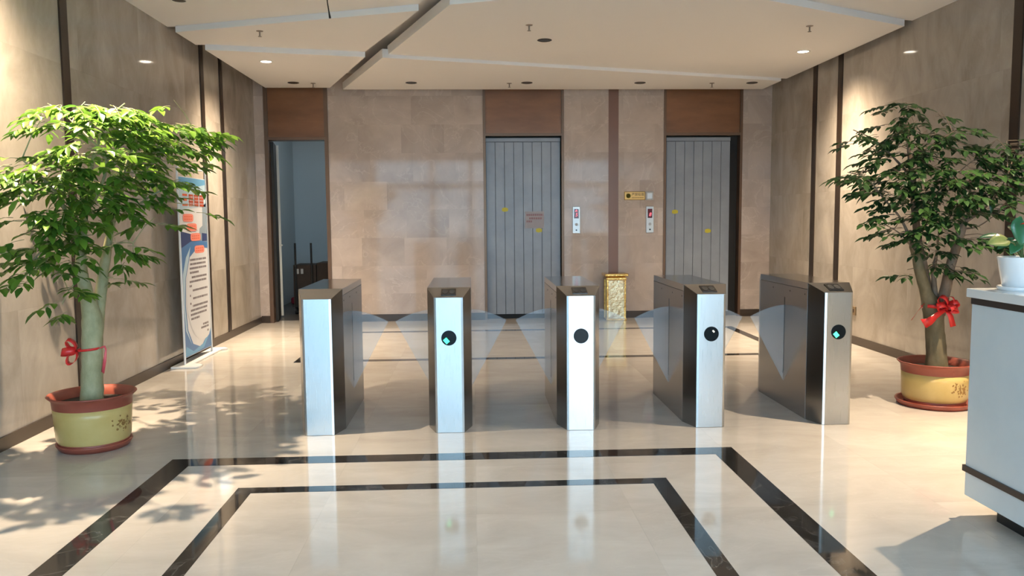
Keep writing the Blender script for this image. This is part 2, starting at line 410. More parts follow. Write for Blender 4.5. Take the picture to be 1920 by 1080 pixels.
LT_CLUST = [
  (-2.50,6.00,1.90, 0.24,0.10,16),(-2.20,6.00,2.00, 0.22,0.09,14),(-2.80,5.95,1.80, 0.18,0.09,12),(-2.15,5.95,1.82, 0.12,0.08,7),
  (-2.50,5.85,2.20, 0.24,0.07,16),(-2.15,5.85,2.17, 0.20,0.06,12),(-2.60,4.85,1.78, 0.22,0.09,14),(-2.25,4.90,1.93, 0.20,0.08,12),(-2.55,5.00,2.12, 0.20,0.06,12),
  (-2.64,5.25,2.24, 0.13,0.04,7),
  (-2.42,5.20,2.18, 0.21,0.08,34),
  (-2.28,5.35,2.23, 0.16,0.07,24),
  (-2.48,5.40,2.27, 0.07,0.03,5),
  (-2.24,5.50,2.17, 0.16,0.07,18),
  (-2.71,5.05,1.88, 0.15,0.05,12),
  (-2.54,5.05,1.83, 0.22,0.07,20),
  (-2.50,5.30,1.93, 0.19,0.11,24),
  (-2.29,5.45,2.03, 0.27,0.12,40),
  (-2.09,5.60,2.11, 0.20,0.07,20),
  (-1.88,5.70,2.14, 0.14,0.05,14),
  (-1.97,5.65,2.03, 0.17,0.05,14),
  (-2.17,5.60,1.95, 0.20,0.09,18),
  (-2.66,5.05,1.71, 0.17,0.07,12),
  (-2.52,5.15,1.74, 0.24,0.10,24),
  (-2.32,5.30,1.82, 0.28,0.12,34),
  (-2.19,5.50,1.82, 0.18,0.09,16),
  (-2.67,5.00,1.56, 0.15,0.05,9),
  (-2.53,5.10,1.57, 0.20,0.09,20),
  (-2.38,5.25,1.60, 0.21,0.10,20),
  (-2.24,5.40,1.62, 0.20,0.11,20),
  (-2.12,5.50,1.69, 0.11,0.06,5),
  (-2.11,5.50,1.53, 0.11,0.04,5),
  (-2.57,5.05,1.41, 0.20,0.09,24),
  (-2.64,5.05,1.26, 0.15,0.07,18),
  (-2.51,5.15,1.32, 0.15,0.07,14),
  (-2.68,5.00,1.17, 0.09,0.05,5),
  (-2.38,5.20,1.42, 0.15,0.06,9),
  (-2.26,5.30,1.37, 0.14,0.06,12),
  (-2.22,5.40,1.28, 0.07,0.07,6),
  (-2.59,5.20,1.14, 0.12,0.05,5),
  (-2.61,5.20,0.97, 0.07,0.06,5),
  (-2.39,5.45,1.13, 0.08,0.05,4),
  (-1.99,5.60,2.31, 0.07,0.02,3),
  (-1.97,5.60,1.78, 0.07,0.03,2),
  (-1.86,5.60,1.60, 0.06,0.04,1),
]
RT_STEMS = [
  [(3.66,6.15,0.29,0.085), (3.65,6.15,0.46,0.074), (3.63,6.15,0.63,0.070), (3.61,6.15,0.76,0.076), (3.54,6.13,0.90,0.046), (3.47,6.10,1.06,0.040), (3.44,6.10,1.18,0.036), (3.41,6.10,1.27,0.034)],
  [(3.63,6.17,0.73,0.050), (3.59,6.18,0.90,0.032), (3.56,6.20,1.09,0.028), (3.51,6.20,1.28,0.028), (3.47,6.20,1.51,0.028), (3.45,6.20,1.72,0.026), (3.42,6.20,1.89,0.018), (3.39,6.20,2.11,0.010), (3.38,6.20,2.28,0.005)],
  [(3.63,6.15,0.76,0.040), (3.62,6.15,0.91,0.022), (3.61,6.15,1.07,0.018), (3.63,6.15,1.22,0.010), (3.62,6.12,1.39,0.005)],
  [(3.66,6.15,0.72,0.050), (3.69,6.12,0.91,0.040), (3.71,6.10,1.10,0.036), (3.75,6.08,1.28,0.034), (3.78,6.08,1.43,0.034), (3.77,6.08,1.48,0.020), (3.70,6.00,1.63,0.012), (3.66,6.00,1.79,0.006)],
  [(3.79,6.08,1.44,0.018), (3.84,6.00,1.50,0.010), (3.90,5.90,1.61,0.006), (3.97,5.85,1.78,0.004)],
  [(3.41,6.10,1.26,0.014), (3.25,6.00,1.47,0.009), (3.08,5.95,1.63,0.006), (2.93,5.90,1.77,0.004), (2.78,5.90,1.82,0.003)],
  [(3.43,6.20,1.80,0.012), (3.21,6.10,1.96,0.007), (3.05,6.05,2.07,0.005), (2.86,6.00,2.14,0.003)],
  [(3.41,6.20,1.93,0.010), (3.54,6.10,2.04,0.006), (3.68,6.00,2.15,0.004)],
  [(3.47,6.20,1.51,0.010), (3.57,6.10,1.72,0.007), (3.70,6.00,1.83,0.004)],
  [(3.79,6.08,1.39,0.008), (3.86,6.00,1.41,0.005), (3.94,5.90,1.51,0.003)],
  [(3.44,6.10,1.19,0.008), (3.26,6.00,1.35,0.005), (3.06,5.95,1.45,0.003)],
]
RT_CLUST = [
  (3.26,6.15,2.36, 0.16,0.03,12),
  (3.59,6.10,2.29, 0.07,0.02,3),
  (3.28,6.10,2.24, 0.19,0.06,18),
  (3.39,6.10,2.12, 0.24,0.09,28),
  (3.64,6.00,2.15, 0.15,0.06,14),
  (3.61,6.00,2.06, 0.16,0.06,12),
  (3.03,6.00,2.11, 0.18,0.06,14),
  (2.86,5.95,2.14, 0.06,0.03,3),
  (3.22,6.05,1.98, 0.22,0.08,26),
  (3.47,6.05,1.96, 0.20,0.10,26),
  (2.92,5.90,1.85, 0.16,0.04,9),
  (2.76,5.85,1.80, 0.09,0.02,4),
  (3.09,5.95,1.81, 0.20,0.06,18),
  (3.34,6.00,1.83, 0.22,0.10,30),
  (3.58,5.95,1.83, 0.24,0.09,28),
  (3.80,5.90,1.92, 0.18,0.07,18),
  (3.95,5.85,2.04, 0.12,0.06,14),
  (4.03,5.85,1.96, 0.09,0.05,8),
  (3.89,5.85,1.82, 0.17,0.09,22),
  (3.03,5.90,1.73, 0.18,0.05,14),
  (3.26,5.95,1.69, 0.20,0.08,22),
  (3.49,5.95,1.67, 0.24,0.09,28),
  (3.72,5.90,1.70, 0.21,0.09,26),
  (3.94,5.85,1.71, 0.14,0.06,12),
  (3.22,5.95,1.57, 0.18,0.06,16),
  (3.50,6.00,1.53, 0.20,0.08,20),
  (3.77,5.90,1.57, 0.21,0.06,18),
  (3.96,5.80,1.60, 0.11,0.03,6),
  (2.95,5.90,1.50, 0.10,0.03,5),
  (3.23,5.95,1.44, 0.17,0.06,14),
  (3.48,6.00,1.41, 0.15,0.06,14),
  (3.38,6.00,1.35, 0.12,0.05,8),
  (3.53,6.00,1.26, 0.10,0.06,8),
  (3.59,6.05,1.14, 0.11,0.04,8),
  (3.68,6.00,1.10, 0.11,0.03,8),
  (3.34,6.05,1.08, 0.06,0.02,3),
  (3.81,5.95,1.31, 0.16,0.03,8),
  (3.93,5.90,1.33, 0.05,0.02,3),
]

# ================================================================ ROOM SHELL
struct(MB().box(XL - 0.2, XR + 0.2, YF - 0.1, YB + 0.25, -0.12, 0).build('floor', M['floor']))
struct(MB().box(-40, 40, -60, YF - 0.1, -0.22, -0.1).build('ground_outside', M['paving']))
# black marble bands let into the floor (1 mm proud so that they read as a thin inlay)
def ring(name, x0, x1, y0, y1, w):
    b = MB(); z = 0.0012
    for a in ((x0, x1, y1 - w, y1), (x0, x1, y0, y0 + w), (x0, x0 + w, y0 + w, y1 - w), (x1 - w, x1, y0 + w, y1 - w)):
        b.box(a[0], a[1], a[2], a[3], -0.004, z)
    return struct(b.build(name, M['inlay']))
ring('trim_1', -1.912, 1.668, -1.2, 5.085, 0.148)
ring('trim_2', -1.337, 1.097, -0.6, 4.50, 0.094)
ring('trim_3', -1.912, 3.53, 8.53, 10.83, 0.115)

wb_ = MB()
for x0, x1 in ((XL, -2.982), (-2.069, 0.168), (1.353, 2.013), (2.162, 2.834), (4.013, XR)):
    wb_.box(x0, x1, YB, YB + 0.22, 0, ZC)
struct(wb_.build('wall_back', M['wall_back']))
struct(MB().box(XL - 0.2, XL, YF - 0.1, YB + 0.25, -0.12, ZC).build('wall_left', M['wall_side']))
struct(MB().box(XR, XR + 0.2, YF - 0.1, YB + 0.25, -0.12, ZC).build('wall_right', M['wall_side']))
struct(MB().box(XL - 0.2, XR + 0.2, YF - 0.1, YB + 0.25, ZC, ZC + 0.15).build('ceiling', M['plenum']))

def poly_panel(pts, z0, z1=None):
    return struct(MB().prism(pts, 2, z0, z0 + 0.10).build('ceiling_panel', M['ceiling']))
# stepped drop panels; a slanting slot parts the left ones from the right ones
def slotL(y): return -0.478 - (y - 7.76) * (1.22 - 0.478) / (9.63 - 7.76)
def slotR(y): return -0.178 - (y - 7.333) * (1.787 - 0.178) / (11.68 - 7.333)
def riserL2(x): return 8.65 + (x + 3.0) * (7.76 - 8.65) / (3.0 - 0.478)
def riserL3(x): return 9.24 + (x + 2.916) * (9.63 - 9.24) / (2.916 - 1.22)
poly_panel([(XL, YF), (slotL(YF), YF), (slotL(7.78), 7.78), (-0.50, 7.80), (-3.0, 8.69), (XL, 8.69)], 3.50)
poly_panel([(-3.03, 8.66), (-0.478, 7.76), (-1.20, 9.58), (-1.24, 9.66), (-2.93, 9.27), (-3.03, 9.27)], 3.44)
poly_panel([(-2.92, 9.24), (-1.22, 9.63), (-2.01, 11.83), (-2.92, 11.83)], 3.38)
poly_panel([(slotR(YF), YF), (XR, YF), (XR, 8.12), (4.37, 8.10), (1.687, 6.66), (slotR(7.33), 7.35)], 3.45)
poly_panel([(1.687, 6.644), (4.345, 8.075), (4.345, 11.12), (4.27, 11.11), (-0.95, 9.52), (-0.178, 7.333)], 3.385)
poly_panel([(-1.006, 9.48), (4.245, 11.06), (4.245, 11.77), (-1.82, 11.77)], 3.345)

# skirtings and dark vertical strips on the side walls
for nm, x0, x1 in (('left', XL, XL + 0.014), ('right', XR - 0.014, XR)):
    struct(MB().box(x0, x1, YF, YB, 0.0, 0.092).build('baseboard_' + nm, M['skirt']))
    for i, y in enumerate((1.6, 6.49, 9.68, 10.40)):
        struct(MB().box(x0, x1 if nm == 'left' else x1, y - 0.056, y + 0.056, 0.092, ZC).build('trim_%d' % (4 + i + (4 if nm == 'right' else 0)), M['trim']))
bb = MB()
for x0, x1 in ((XL + 0.014, -2.982), (-2.069, 0.168), (1.353, 2.834), (4.013, XR - 0.014)):
    bb.box(x0, x1, YB - 0.012, YB, 0, 0.105)
struct(bb.build('baseboard_back', M['skirt']))
struct(MB().box(2.013, 2.162, YB + 0.004, YB + 0.2, 0, ZC).build('trim_12', M['strip_brown']))

# unseen entrance front: frames, dimming glass, middle bay open to brighten reflections
fr = MB()
for x in (XL, -1.3, -0.1, 1.02, 2.86, XR - 0.12): fr.box(x, x + 0.12, YF - 0.08, YF, 0, ZC)
fr.box(XL, XR, YF - 0.08, YF, 2.45, 2.60).box(XL, XR, YF - 0.08, YF, 3.30, ZC)
win = struct(fr.build('window_1', M['frame_dark']))
MB().box(XL + 0.05, 1.05, YF - 0.045, YF - 0.037, 0.0, 3.35).build('pane', M['glass'], win)
MB().box(1.05, 2.90, YF - 0.045, YF - 0.037, 2.5, 3.35).build('pane', M['glass'], win)
MB().box(2.90, XR - 0.05, YF - 0.045, YF - 0.037, 0.0, 3.35).build('pane', M['glass'], win)

# ---------------------------------------------------------------- doors in the back wall
def frame_mesh(x0, x1, top, w=0.045, y0=YB - 0.012, y1=YB + 0.2):
    b = MB()
    b.box(x0, x0 + w, y0, y1, 0, ZC).box(x1 - w, x1, y0, y1, 0, ZC).box(x0 + w, x1 - w, y0, y1, top, top + 0.04)
    return b
# left doorway: dark frame, copper header, a leaf standing open into the dim room behind
d1 = struct(frame_mesh(-2.982, -2.069, 2.655, 0.055).build('door_1', M['bronze']))
MB().box(-2.93, -2.12, YB + 0.01, YB + 0.1, 2.69, ZC).build('header_panel', M['header'], d1)
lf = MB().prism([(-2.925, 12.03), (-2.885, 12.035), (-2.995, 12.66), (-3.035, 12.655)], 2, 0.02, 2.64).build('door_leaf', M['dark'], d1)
MB().prism([(-3.040, 12.66), (-2.962, 12.668), (-2.966, 12.70), (-3.045, 12.69)], 2, 0.02, 2.645).build('edge_strip', M['steel_edge'], lf)
hb = MB(); hb.tube([(-2.965, 12.60, 1.12), (-2.93, 12.60, 1.12), (-2.915, 12.50, 1.12)], 0.010, 8).build('door_handle', M['steel_edge'], lf)
rm = MB()
rm.use(M['room_grey']).box(-3.4, -1.2, 15.5, 15.6, -0.1, 3.2).box(-1.3, -1.2, YB + 0.26, 15.5, -0.1, 3.2).box(-3.5, -3.36, YB + 0.26, 15.6, -0.1, 3.2).box(-3.36, -1.3, YB + 0.26, 15.5, 3.1, 3.2)
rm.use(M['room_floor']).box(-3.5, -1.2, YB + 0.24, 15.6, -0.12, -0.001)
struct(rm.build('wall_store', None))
sl_ = bpy.data.lights.new('store_room_fill_light', 'POINT'); sl_.energy = 9; sl_.color = (0.85, 0.95, 1.0); sl_.shadow_soft_size = 0.15  # unseen fill light added to brighten the room beyond the doorway
so_ = bpy.data.objects.new('store_room_fill_light', sl_); COL.objects.link(so_); so_.location = (-2.0, 13.4, 2.9)
struct(MB().box(-3.36, -1.3, 15.485, 15.5, 0, 0.10).build('baseboard_store', M['dark']))

for nm, x0, x1, b0, b1 in (('door_2', 0.168, 1.353, 0.206, 1.303), ('door_3', 2.834, 4.013, 2.888, 3.849)):
    d = struct(frame_mesh(x0, x1, 2.70, 0.036).build(nm, M['bronze']))
    MB().box(x0 + 0.036, x1 - 0.036, YB + 0.012, YB + 0.1, 2.74, ZC).build('header_panel', M['header'], d)
    MB().box(x0 + 0.036, x1 - 0.036, YB + 0.13, YB + 0.2, 0.0, 2.70).build('recess_shade_panel', M['dark'], d)  # near-black sheet; shade of the lift recess put into its colour
    bo = MB(); n = 8 if nm == 'door_2' else 7
    w = (b1 - b0) / n
    for k in range(n):
        bo.use(M['board']).box(b0 + k * w + 0.004, b0 + (k + 1) * w - 0.004, YB + 0.055, YB + 0.085, 0.075, 2.615)
    bo.use(M['groove']).box(b0, b1, YB + 0.064, YB + 0.084, 0.075, 2.675)
    bo.use(M['board']).box(b0, b1, YB + 0.05, YB + 0.066, 2.625, 2.675)
    bo.build('protective_boards', None, d)
# notices and tape on the boards
YBD = YB + 0.055
tag(MB().box(0.779, 1.062, YBD - 0.002, YBD - 0.0003, 1.351, 1.60).build('notice_paper', M['paper'], loc=(0.92, YBD, 1.351)),
    'pale pink paper notice stuck on the left lift boards', 'notice')
nt = bpy.data.objects['notice_paper']
rng = random.Random(3)
for zz, xa, xb in ((1.535, 0.80, 1.045), (1.485, 0.84, 1.03), (1.44, 0.80, 0.88)):
    x = xa; ln = MB()
    while x < xb:
        ww = rng.uniform(0.018, 0.03)
        ln.box(x, min(x + ww, xb), YBD - 0.003, YBD - 0.0019, zz, zz + 0.028); x += ww + 0.007
    lo = ln.build('text_line', M['red_ink']); lo.parent = nt; lo.location = -Vector((0.92, YBD, 1.351))
for x, z, lab in ((0.48, 1.63, 'upper yellow tape mark on the left lift boards, left of the paper notice'),
                  (0.983, 1.32, 'lower yellow tape mark on the left lift boards, just under the paper notice'),
                  (3.023, 1.578, 'upper yellow tape mark on the right lift boards, near their left edge'),
                  (3.525, 1.288, 'lower yellow tape mark on the right lift boards')):
    tag(MB().prism([(x - 0.045, z - 0.02), (x - 0.01, z - 0.032), (x + 0.045, z - 0.022), (x + 0.048, z + 0.018), (x + 0.005, z + 0.034), (x - 0.042, z + 0.022)], 1, YBD - 0.002, YBD - 0.0003)
        .build('tape_mark', M['tape'], loc=(x, YBD, z)), lab, 'tape', 'yellow tape marks on the lift boards')

# ---------------------------------------------------------------- wall fittings between the lifts
def call_panel(x0, x1, z0, z1, label, digit, arrow):
    cx = (x0 + x1) / 2; zc = z0
    t = thing('lift_call_panel', label, 'call panel', (cx, YB, zc), 'lift call panels')
    w = (x1 - x0) / 2; h = z1 - z0
    MB().box(-w, w, -0.014, 0, 0, h).build('face_plate', M['satin'], t, bevel=0.004)
    s = MB().box(-w * 0.62, w * 0.62, -0.0155, -0.0135, h * 0.56, h * 0.91).build('display', M['display'], t)
    text_mesh('lit_digit', digit, 0.075, M['digit'], s, (0, -0.0158, h * 0.69), shear=0.2)
    if arrow:
        MB().prism([(-0.02, h * 0.82), (0.02, h * 0.82), (0, h * 0.895)], 1, -0.0172, -0.0153).build('lit_arrow', M['digit'], s)
    b = MB().disc((0, -0.018, h * 0.33), 0.022, 0.006, 1).build('call_button', M['grey_plastic'], t)
    MB().disc((0, -0.017, h * 0.12), 0.012, 0.005, 1).build('key_switch', M['black'], t)
call_panel(1.478, 1.590, 1.272, 1.665, 'silver lift call panel beside the left lift with red arrow and digit', '5', True)
call_panel(2.577, 2.689, 1.272, 1.660, 'silver lift call panel beside the right lift, under the grey switch', '8', False)

sg = thing('gold_sign', 'small gold plaque with round emblem left of the grey wall switch', 'sign', (2.405, YB, 1.755))
MB().box(-0.157, 0.157, -0.008, 0, 0, 0.127).build('plaque_edge', M['gold_edge'], sg, bevel=0.003)
fc = MB().box(-0.147, 0.147, -0.0095, -0.0075, 0.010, 0.117).build('plaque_face', M['gold_sign'], sg)
em = MB()
em.lathe([(0.036, -0.0105), (0.036, -0.009), (0.029, -0.009), (0.029, -0.0105)], (-0.095, 0, 0.063), 28, False, 1)
em.prism([(-0.119, 0.083), (-0.114, 0.088), (-0.071, 0.043), (-0.076, 0.038)], 1, -0.0106, -0.009)
em.build('emblem', M['olive_ink'], sg)
text_mesh('lettering', '\u4e25\u7981\u5438\u70df', 0.047, M['ink'], sg, (0.045, -0.0098, 0.080))
lt2 = MB()
for k in range(9): lt2.box(-0.045 + k * 0.020, -0.030 + k * 0.020, -0.0102, -0.009, 0.028, 0.040)
lt2.build('small_print', M['gold_edge'], sg)

sw = thing('wall_switch', 'square grey wall switch right of the gold plaque', 'switch', (2.628, YB, 1.754))
MB().box(-0.056, 0.056, -0.012, 0, 0, 0.125).build('switch_plate', M['grey_plastic'], sw, bevel=0.004)
MB().box(-0.038, 0.038, -0.016, -0.011, 0.02, 0.105).build('rocker', M['satin'], sw, bevel=0.003)

sk = thing('wall_socket', 'small brown socket plate low on the right wall behind the last turnstile', 'socket', (XR, 9.19, 0.34))
MB().box(-0.014, 0, -0.06, 0.06, 0, 0.10).build('socket_plate', M['socket'], sk, bevel=0.003)
MB().box(-0.016, -0.013, -0.03, 0.03, 0.03, 0.07).build('socket_face', M['trim'], sk)

# ---------------------------------------------------------------- ceiling fittings
def downlight(x, y, z, on, label, group, power=LAMP_POWER, real=True):
    t = thing('downlight', label, 'ceiling light', (x, y, z), group)
    r = 0.075
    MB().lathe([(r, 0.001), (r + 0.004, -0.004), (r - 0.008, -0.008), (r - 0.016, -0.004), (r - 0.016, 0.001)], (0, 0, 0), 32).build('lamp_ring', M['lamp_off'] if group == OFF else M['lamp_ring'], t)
    MB().disc((0, 0, -0.004), r - 0.014, 0.005).build('lamp_lens', M['lamp_on'] if on else M['lamp_off'], t)
    if on:
        ld = bpy.data.lights.new('downlight_beam', 'SPOT')
        ld.energy = power; ld.color = WARM; ld.spot_size = math.radians(140); ld.spot_blend = 0.5; ld.shadow_soft_size = 0.022
        # reflector lamp: strong along its axis, falling off to the sides
        ld.use_nodes = True; lt_ = ld.node_tree
        em_ = lt_.nodes['Emission']
        tc_ = lt_.nodes.new('ShaderNodeTexCoord'); sx_ = lt_.nodes.new('ShaderNodeSeparateXYZ')
        ab_ = lt_.nodes.new('ShaderNodeMath'); ab_.operation = 'ABSOLUTE'
        pw_ = lt_.nodes.new('ShaderNodeMath'); pw_.operation = 'POWER'; pw_.inputs[1].default_value = 6.0
        ad_ = lt_.nodes.new('ShaderNodeMath'); ad_.operation = 'MULTIPLY_ADD'; ad_.inputs[1].default_value = 1.6; ad_.inputs[2].default_value = 0.04
        lt_.links.new(tc_.outputs['Normal'], sx_.inputs[0]); lt_.links.new(sx_.outputs[2], ab_.inputs[0])
        lt_.links.new(ab_.outputs[0], pw_.inputs[0]); lt_.links.new(pw_.outputs[0], ad_.inputs[0]); lt_.links.new(ad_.outputs[0], em_.inputs['Strength'])
        lo = bpy.data.objects.new('downlight_beam', ld); COL.objects.link(lo); lo.parent = t
        lo.location = (0, 0, -0.02)
ON = 'lit warm downlights along the side walls'; OFF = 'unlit downlights along the lift lobby ceiling'
downlight(-2.42, 9.89, 3.38, True, 'lit downlight in the ceiling above the doorway side, left of the slanting slot', ON)
downlight(3.82, 9.30, 3.385, True, 'lit downlight in the right ceiling panel near the right wall', ON)
downlight(-2.52, 5.30, 3.50, True, 'lit downlight above the left potted tree', ON)
downlight(3.72, 4.68, 3.45, True, 'lit downlight above the reception desk side by the right wall', ON)
downlight(-2.637, 7.66, 3.50, False, 'unlit downlight cut by the top edge of the photo, upper left', 'unlit downlight at the upper left')
for x, y, z, lab in ((-2.43, 11.39, 3.38, 'unlit dark downlight in front of the doorway header'),
                     (-0.807, 11.187, 3.345, 'unlit dark downlight first to the right of the slanting slot, by the back wall'),
                     (0.765, 11.19, 3.345, 'unlit dark downlight in front of the left lift header'),
                     (2.325, 11.20, 3.345, 'unlit dark downlight above the brown wall strip, between the two lifts'),
                     (3.89, 11.20, 3.345, 'unlit dark downlight rightmost along the back wall, by the right lift'),
                     (0.788, 8.737, 3.385, 'unlit dark downlight in the middle of the large right ceiling panel')):
    downlight(x, y, z, False, lab, OFF)
def sprinkler(x, y, z, label):
    t = thing('sprinkler', label, 'sprinkler', (x, y, z), 'ceiling sprinklers')
    MB().lathe([(0.036, 0.001), (0.034, -0.004), (0.016, -0.008)], (0, 0, 0), 24).build('rosette', M['chrome'], t)
    MB().tube([(0, 0, -0.006), (0, 0, -0.05)], 0.008, 10).build('stem', M['chrome'], t)
    MB().disc((0, 0, -0.058), 0.018, 0.004, 2, 16).build('deflector', M['chrome'], t)
for x, y, z, lab in ((-2.159, 8.599, 3.44, 'ceiling sprinkler in the left panel, above the lit downlight'),
                     (-2.17, 11.44, 3.38, 'ceiling sprinkler in front of the doorway header, right of a dark downlight'),
                     (0.577, 8.07, 3.385, 'ceiling sprinkler in the middle of the large right panel'),
                     (0.527, 11.24, 3.345, 'ceiling sprinkler in front of the left lift header'),
                     (3.38, 8.08, 3.385, 'ceiling sprinkler above the lit downlight on the right'),
                     (3.34, 11.24, 3.345, 'ceiling sprinkler in front of the right lift header')):
    sprinkler(x, y, z, lab)
tag(MB().tube([(-1.185, 7.0, 3.5), (-1.195, 7.0, 3.40), (-1.190, 7.0, 3.31), (-1.18, 7.0, 3.24), (-1.172, 7.0, 3.185)], [0.005, 0.005, 0.005, 0.006, 0.010], 8)
    .build('hanging_wire', M['wire'], loc=(-1.185, 7.0, 3.5)), 'black wire end hanging from the left ceiling panel', 'wire')

# ================================================================ TURNSTILES
TZ, TF, TL, TW, TN = 1.013, 0.957, 1.31, 0.155, 0.102     # top, front-face top, length, half width, half front width
CH = 0.17
def turnstile(cx, label, wings, reader=True, led=None, hole=True):
    t = thing('turnstile', label, 'turnstile', (cx, 5.59, 0), 'brushed steel turnstiles')
    zl = 0.966                                             # seam under the lid
    def z_at(y): return TF + (TZ - TF) * min(y, TL - y) / CH
    b = MB()
    # plan octagon, split in front wedge, middle and rear wedge; the wedges slope up to the lid
    def wedge(y0, s):
        y1 = y0 + s * CH
        v = [(-TN, y0, 0), (TN, y0, 0), (TN, y0, TF), (-TN, y0, TF), (-TW, y1, 0), (TW, y1, 0), (TW, y1, TZ), (-TW, y1, TZ)]
        b.add(v, [(0, 1, 2, 3), (1, 5, 6, 2), (4, 0, 3, 7), (3, 2, 6, 7), (0, 4, 5, 1), (4, 7, 6, 5)])
    wedge(0.0, 1); wedge(TL, -1)
    b.box(-TW, TW, CH, TL - CH, 0.0, zl - 0.003)
    b.build('cabinet', M['steel'], t, bevel=0.0018)
    lid = MB().box(-TW + 0.003, TW - 0.003, CH + 0.0005, TL - CH - 0.0005, zl - 0.006, zl + 0.004).build('lid_seam', M['dark'], t)
    MB().box(-TW, TW, CH, TL - CH, zl, TZ).build('lid', M['steel_top'], t, bevel=0.0015)
    e_ = TN - 0.002
    MB().prism([(-e_, 0.003), (-e_, -0.0022), (-e_ + 0.0135, -0.006), (e_ - 0.0135, -0.006), (e_, -0.0022), (e_, 0.003)], 2, 0.002, TF - 0.002).build('front_panel', M['steel_front'], t)
    MB().box(-TN + 0.002, TN - 0.002, TL, TL + 0.006, 0.002, TF - 0.002).build('rear_panel', M['steel_front'], t, bevel=0.0025)
    for s in (-1, 1):
        if s == 1 and not wings[1] or s == -1 and not wings[0]:
            continue
        x0, x1 = sorted((s * TW, s * (TW + 0.0012)))
        sl = MB().box(x0, x1, 0.596, 0.610, 0.28, 0.868).disc((s * TW if s > 0 else s * (TW + 0.0015), 0.612, 0.272), 0.010, 0.0015, 0, 14)
        sl.build('wing_slot', M['black'], t)
        # the wing: a fan of clear acrylic coming out of the slot
        pr = [(0.0, 0.205)]
        tip = (0.272, 0.718)
        pr.append(tip)
        for k in range(1, 9):
            u = k / 8.0
            pr.append((tip[0] * (1 - u), 0.718 + 0.088 * (1 - (1 - u) ** 1.7) * 1.0))
        pts = [(s * (TW + 0.0005 + u), z) for u, z in pr]
        w = MB().prism(pts, 1, 0.598, 0.608).build('acrylic_wing', M['acrylic'], t)
    # lid screws on the sides
    for s in (-1, 1):
        for y in (0.22, 0.50, 0.85):
            MB().disc((s * TW if s > 0 else -TW - 0.0012, y, 0.925), 0.006, 0.0012, 0, 10).build('side_screw', M['black'], t)
    if reader:
        r = MB().lathe([(0.053, 0.0), (0.053, -0.0035), (0.050, -0.005), (0.0, -0.005)], (0.0, -0.006, 0.674), 40, False, 1)
        rd = r.build('card_reader', M['reader'], t)
        if led == 'green':
            a = 0.7
            q = [(-0.0255 + 0.015 * (cx_ * math.cos(a) - cz_ * math.sin(a) * 1.25), 0.655 + 0.015 * (cx_ * math.sin(a) + cz_ * math.cos(a) * 1.25)) for cx_, cz_ in ((-1, -1), (1, -1), (1, 1), (-1, 1))]
            q = [(x + 0.008, z) for x, z in q]
            MB().prism(q, 1, -0.0122, -0.0105).build('green_light', M['led'], rd)
        elif led == 'white':
            a = -0.8
            q = [(0.014 + 0.0085 * (cx_ * math.cos(a) - cz_ * math.sin(a) * 0.6), 0.693 + 0.0085 * (cx_ * math.sin(a) + cz_ * math.cos(a) * 0.6)) for cx_, cz_ in ((-1, -1), (1, -1), (1, 1), (-1, 1))]
            MB().prism(q, 1, -0.0122, -0.0105).build('pale_mark', M['reader_mark'], rd)  # small pale emissive square on the reader
        # sensor window on the sloping front edge
        nrm = Vector((0, -(TZ - TF), CH)).normalized(); al = Vector((0, CH, TZ - TF)).normalized()
        base = Vector((0.0, 0.0, TF)) + al * 0.09
        def on(x, v, h): p = base + Vector((x, 0, 0)) + al * v + nrm * h; return (p.x, p.y, p.z)
        hw, hl = 0.052, 0.055
        vs = [on(-hw, -hl, -0.001), on(hw, -hl, -0.001), on(hw, hl, -0.001), on(-hw, hl, -0.001), on(-hw, -hl, 0.004), on(hw, -hl, 0.004), on(hw, hl, 0.004), on(-hw, hl, 0.004)]
        s_ = MB().add(vs, [(0, 3, 2, 1), (4, 5, 6, 7), (0, 1, 5, 4), (1, 2, 6, 5), (2, 3, 7, 6), (3, 0, 4, 7)]).build('sensor_window', M['black'], t)
        for sx in (-0.024, 0.024):
            vs = [on(sx + 0.020 * math.cos(k * PI / 10), 0.036 * math.sin(k * PI / 10), h) for h in (0.003, 0.0062) for k in range(20)]
            MB().add(vs, [tuple(range(20, 40))] + [(k, (k + 1) % 20, (k + 1) % 20 + 20, k + 20) for k in range(20)]).build('lens', M['lens'], s_)
    return t
turnstile(-1.084, 'leftmost steel turnstile with a plain pale front, no card reader', (False, True), reader=False)
turnstile(-0.175, 'steel turnstile second from left with green light low in its round reader', (True, True), led='green')
turnstile(0.751, 'middle steel turnstile with the brightest white front and a dark unlit reader', (True, True))
turnstile(1.677, 'steel turnstile second from right with a pale dot in its reader', (True, True), led='white')
turnstile(2.595, 'rightmost steel turnstile with warm brown front and bright green light in its reader', (True, False), led='green')

